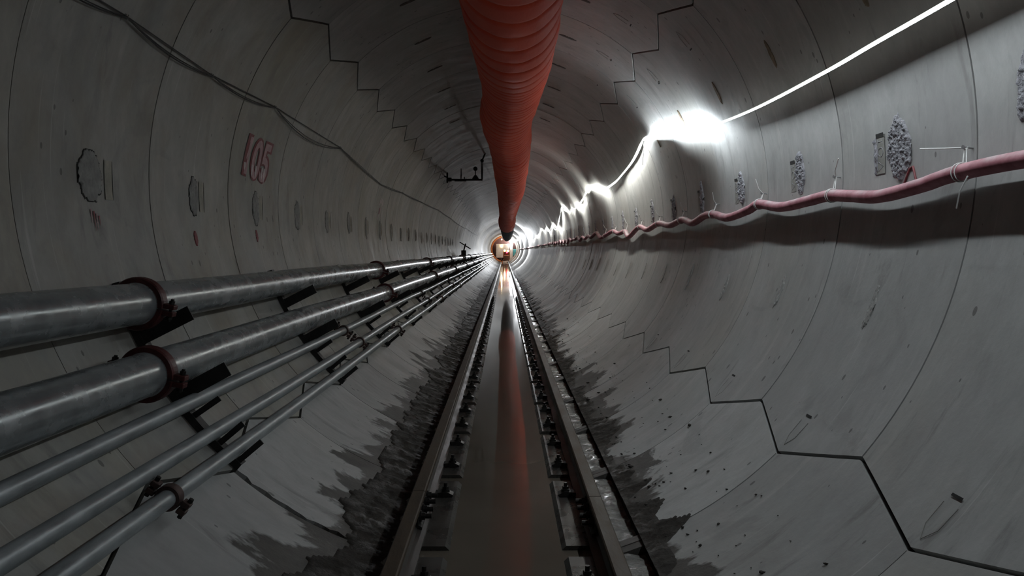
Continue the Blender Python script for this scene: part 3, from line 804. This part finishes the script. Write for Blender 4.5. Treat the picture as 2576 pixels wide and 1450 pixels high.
for nm_, th_, k0_, n_, mt_ in (('ceiling right of the duct', 21.2, 2, 6, 'plug_dark'), ('ceiling left of the duct', -23.6, 2, 6, 'plug_dark'), ('upper right wall above the light strip', 64.0, 0, 5, 'plug_brown')):
    for i in range(n_):
        yb = 4.09 + W * (k0_ + i) + (.65 if abs(th_) < 40 else 0); rg = random.Random(int(th_) * 7 + i)
        if abs(th_) < 40: yb = 7.49 + W * i
        m = wallpatch(th_ + rg.uniform(-.6, .6), yb, .030, .10, .003, i + th_, mt_, .0015, 30, 0)
        tag(m.build('grout_plug', mt_, origin=cyl(th_, yb, R)), '%s small oval %s grout plug on the %s' % (ORD[i], 'brown' if 'brown' in mt_ else 'dark', nm_), 'grout plug', 'grout plugs on the ' + nm_)
# cast slots with their triangle outline
SL = [(128.0, 4.09), (128.07, 2.73), (128, 5.45), (128, 6.80), (128, 8.15), (152.0, 2.95), (45.6 + 6, 6.78), (51.5, 8.15), (51.5, 9.5), (36, 7.45), (36, 8.8), (36, 10.1)]
SN = ['on the right wall above the second floor joint', 'low on the right wall at the bottom right corner', 'on the right wall, third along the lower zigzag joint', 'on the right wall, fourth along the lower zigzag joint', 'on the right wall, fifth along the lower zigzag joint',
      'on the floor slope right of the slurry', 'below the upper right zigzag joint, nearest one', 'below the upper right zigzag joint, second one', 'below the upper right zigzag joint, third one', 'on the ceiling right of the duct, nearest one', 'on the ceiling right of the duct, second one', 'on the ceiling right of the duct, third one']
for (a, y), nm in zip(SL, SN):
    m = MB(); m.grid([[cyl(a + d, y + e, R - .002) for e in (-.034, .034)] for d in (-.16, .16)], False, 0, False)
    s = -1 if a < 100 else 1
    for e in (-.045, .045):
        m.tube([cyl(a + s * 1.0, y + e, R - .0003), cyl(a + s * 3.8, y + e * .9, R - .0003), cyl(a + s * 5.4, y, R - .0003)], .0014, 5, 1)
    tag(m.build('cast_mark', ['slot_black', 'recess_concrete'], origin=cyl(a, y, R)), 'small cast slot and arrow outline ' + nm, 'cast mark', 'cast marks in the segments')

# ------------------------------------------------------------------ painted writing
def wall_text(body, th_top, th_bot, ya, yb, mat, name, parent, bold, slant, lift):
    cu = bpy.data.curves.new('writing', 'FONT'); cu.body = body; cu.offset = bold; cu.resolution_u = 4
    tmp = bpy.data.objects.new('writing_tmp', cu); COL.objects.link(tmp)
    dg = bpy.context.evaluated_depsgraph_get(); me = bpy.data.meshes.new_from_object(tmp.evaluated_get(dg))
    bpy.data.objects.remove(tmp)
    bm = bmesh.new(); bm.from_mesh(me)
    bmesh.ops.triangulate(bm, faces=bm.faces[:])
    bmesh.ops.subdivide_edges(bm, edges=[e for e in bm.edges if e.calc_length() > .12], cuts=2)
    xs = [v.co.x for v in bm.verts]; zs = [v.co.y for v in bm.verts]; x0, x1, z0, z1 = min(xs), max(xs), min(zs), max(zs)
    for v in bm.verts:
        u = (v.co.x - x0) / (x1 - x0); w = (v.co.y - z0) / (z1 - z0)
        th = th_bot + (th_top - th_bot) * w - .8 * math.sin(PI * u * .7) * (1 - w)
        v.co = cyl(th, ya + (yb - ya) * u + slant * (w - .5), R - lift)
    bm.to_mesh(me); bm.free(); me.materials.clear(); me.materials.append(MATS[mat])
    o = bpy.data.objects.new(name, me); COL.objects.link(o)
    if parent: o.parent = parent; o.matrix_parent_inverse = Matrix.Translation(-parent.location)
    return o
t = empty('painted_number', cyl(-80, 6.8, R), 'painted number 105 in faded red and white on the left wall', 'painted number')
wall_text('105', -74.9, -84.6, 6.44, 7.13, 'paint_red', 'red_outline', t, .065, .05, .005)
wall_text('105', -75.5, -84.2, 6.49, 7.08, 'paint_pink', 'pale_figures', t, .022, .05, .007)
for i, (y, dl) in enumerate([(6.47, 1.6), (6.66, 2.6), (6.76, 2.8), (6.93, 2.6), (6.99, 3.6)]):
    m = MB(); rows = []
    for q in np.linspace(0, 1, 8):
        w_2 = .022 * (1 - q ** 3) + .002
        rows.append([cyl(-81.6 - dl * q * 1.1, y + e * w_2, R - .0085) for e in (-1, 1)])
    m.grid(rows, False, 0, False); m.build('paint_run', 'paint_white', t)
t = empty('painted_mark', cyl(-82, 13.5, R), 'small distant mark of white and red paint strokes on the left wall', 'painted mark')
for y_, t0_, t1_, w_1, mt_ in ((13.38, -76.6, -80.2, .03, 'paint_white'), (13.52, -76.8, -79.2, .03, 'paint_white'), (13.63, -77.2, -80.0, .035, 'paint_white'), (13.50, -80.2, -83.6, .022, 'paint_pink'), (13.40, -81.2, -84.2, .05, 'paint_red'), (13.63, -83.6, -86.2, .028, 'paint_white'), (13.32, -84.6, -87.4, .03, 'paint_white')):
    m = MB(); m.grid([[cyl(t0_ + (t1_ - t0_) * q, y_ + e * w_1 * (1 - .5 * abs(2 * q - 1)) - .04 * q, R - .006) for e in (-1, 1)] for q in np.linspace(0, 1, 8)], False, 0, False)
    m.build('paint_stroke', mt_, t)
m = MB(); m.tube([cyl(92.6, 4.03, R - .002), cyl(90.2, 3.97, R - .002), cyl(90.0, 3.94, R - .002), cyl(92.2, 3.90, R - .002)], .006, 6)
tag(m.build('painted_mark', 'paint_red', origin=cyl(91, 3.96, R)), 'red painted chevron just above the pink hose', 'painted mark')

# ------------------------------------------------------------------ far end: works train and back-up gantry
GY = 120.2
t = empty('backup_gantry', (0, GY, -1.9), 'distant white and orange machine gantry filling the far end of the tunnel', 'machine gantry')
m = MB()
for a0, a1, nm_, mt in ((PI * 1.04, PI * 1.93, 'left_rim', 'gantry_orange'), (-PI * .07, PI * 1.04, 'right_rim', 'gantry_white')):
    m = MB(); rows = [[(r * math.sin(a), GY + dy, r * math.cos(a)) for r, dy in ((1.95, 0), (1.74, 0), (1.74, .8), (1.95, .8))] for a in np.linspace(a0, a1, 30)]
    m.grid(rows, True, 0, False); m.add(rows[0], [[0, 1, 2, 3]]); m.add(rows[-1], [[3, 2, 1, 0]]); m.build(nm_, mt, t)
m = MB(); m.box((-.25, GY + .3, -.25), (.95, .3, 1.0), None, 0, .05); m.build('housing', 'gantry_white', t)
m = MB(); m.box((1.0, GY + .2, -.3), (.22, .2, 1.25), None, 0, .03); m.build('column', 'gantry_white', t)
m = MB(); m.box((1.55, GY + .1, -.5), (.26, .1, .46), None, 0, .03); m.build('panel', 'panel_teal', t)
m = MB(); m.box((0, GY + 1.4, 0), (1.96, .1, 1.96)); 
m2 = MB(); m2.cyl((0, GY + .95, 0), (0, GY + 1.0, 0), 1.99, 40); m2.build('bulkhead', 'loco_dark', t)
for x, z, r, mt in ((-.39, 1.40, .09, 'lamp_warm'), (-.42, .45, .12, 'lamp_warm'), (.95, 1.1, .22, 'lamp_white'), (1.05, .6, .20, 'lamp_white')):
    m = MB(); m.cyl((x, GY - .12, z), (x, GY + .02, z), r, 18); m.build('lamp', mt, t)
t = empty('locomotive', (.3, 116.5, PADZ + .152), 'small distant peach-coloured works locomotive with a red tail lamp on the rails', 'locomotive')
m = MB(); m.box((.30, 117.6, -.72), (.50, 1.2, .55), None, 0, .06); m.build('cab', 'loco_peach', t)
m = MB(); m.box((.30, 116.3, -1.22), (.40, .6, .32), None, 0, .05); m.box((.30, 117.2, -1.52), (.48, 1.5, .08), None, 0, .02); m.build('bonnet', 'loco_peach', t)
m = MB(); m.box((.30, 116.38, -.60), (.34, .02, .22)); m.build('windscreen', 'loco_dark', t)
for x, z in ((.05, -.22), (.52, -.28)):
    m = MB(); m.cyl((x, 116.30, z), (x, 116.42, z), .12, 16); m.build('headlamp', 'lamp_warm', t)
m = MB(); m.cyl((.36, 116.28, -.5), (.36, 116.40, -.5), .09, 16); m.build('tail_lamp', 'lamp_red', t)
for x in (RXL, RXR):
    for y in (116.3, 118.2):
        m = MB(); m.cyl((x - .04, y, HEADZ + .18), (x + .04, y, HEADZ + .18), .18, 20); m.build('wheel', 'iron_dark', t)
# floodlights towards the bright far end
for i, (x, y, z, p) in enumerate([(1.30, 66, .72, 700), (1.25, 84, .75, 800), (1.25, 102, .8, 800)]):
    t = empty('floodlight', (x, y, z), ['nearest', 'middle', 'farthest'][i] + ' white floodlight on the right wall near the far end', 'floodlight', 'floodlights near the far end')
    m = MB(); m.box((x, y, z), (.12, .05, .10), None, 0, .02); m.cyl((x, y, z), (x + .16, y, z + .1), .02, 8)
    rd = Vector((x, 0, z)).normalized(); m.cyl((x, y, z), (rd.x * 1.999, y, rd.z * 1.999), .02, 8); m.build('case', 'grey_steel', t)
    m = MB(); m.add([(x - .10, y - .052, z - .08), (x + .10, y - .052, z - .08), (x + .10, y - .052, z + .08), (x - .10, y - .052, z + .08)], [[0, 1, 2, 3]]); m.build('glass', 'lamp_white', t)
    L = bpy.data.lights.new('flood', 'AREA'); L.energy = p; L.size = .2; L.color = (.93, .96, 1); L.spread = PI
    lo = bpy.data.objects.new('flood_beam', L); COL.objects.link(lo); lo.parent = t; lo.location = (0, -.07, 0); lo.rotation_euler = (PI / 2 * .98, 0, PI + math.radians(0))
    lo.rotation_euler = Vector((.95, -.8, -.2)).to_track_quat('-Z', 'Y').to_euler()

# ------------------------------------------------------------------ world, camera, view
wd = bpy.data.worlds.new('tunnel_dark'); SC.world = wd; wd.use_nodes = True
wd.node_tree.nodes['Background'].inputs[0].default_value = (.6, .65, .7, 1); wd.node_tree.nodes['Background'].inputs[1].default_value = .0
cam = bpy.data.cameras.new('camera'); co = bpy.data.objects.new('camera', cam); COL.objects.link(co); SC.camera = co
cam.sensor_width = 36; cam.lens = 28.982; cam.clip_start = .05; cam.clip_end = 400
co.location = (CX, 0, CZ)
co.rotation_euler = (PI / 2 - .043856, 0, -.008864)
vs = SC.view_settings; SC.display_settings.display_device = 'sRGB'
vs.view_transform = 'Standard'; vs.look = 'None'; vs.exposure = .15; vs.gamma = 1; vs.use_curve_mapping = False
SC.cycles.max_bounces = 6; SC.cycles.diffuse_bounces = 4; SC.cycles.glossy_bounces = 3
SC.cycles.sample_clamp_indirect = 6
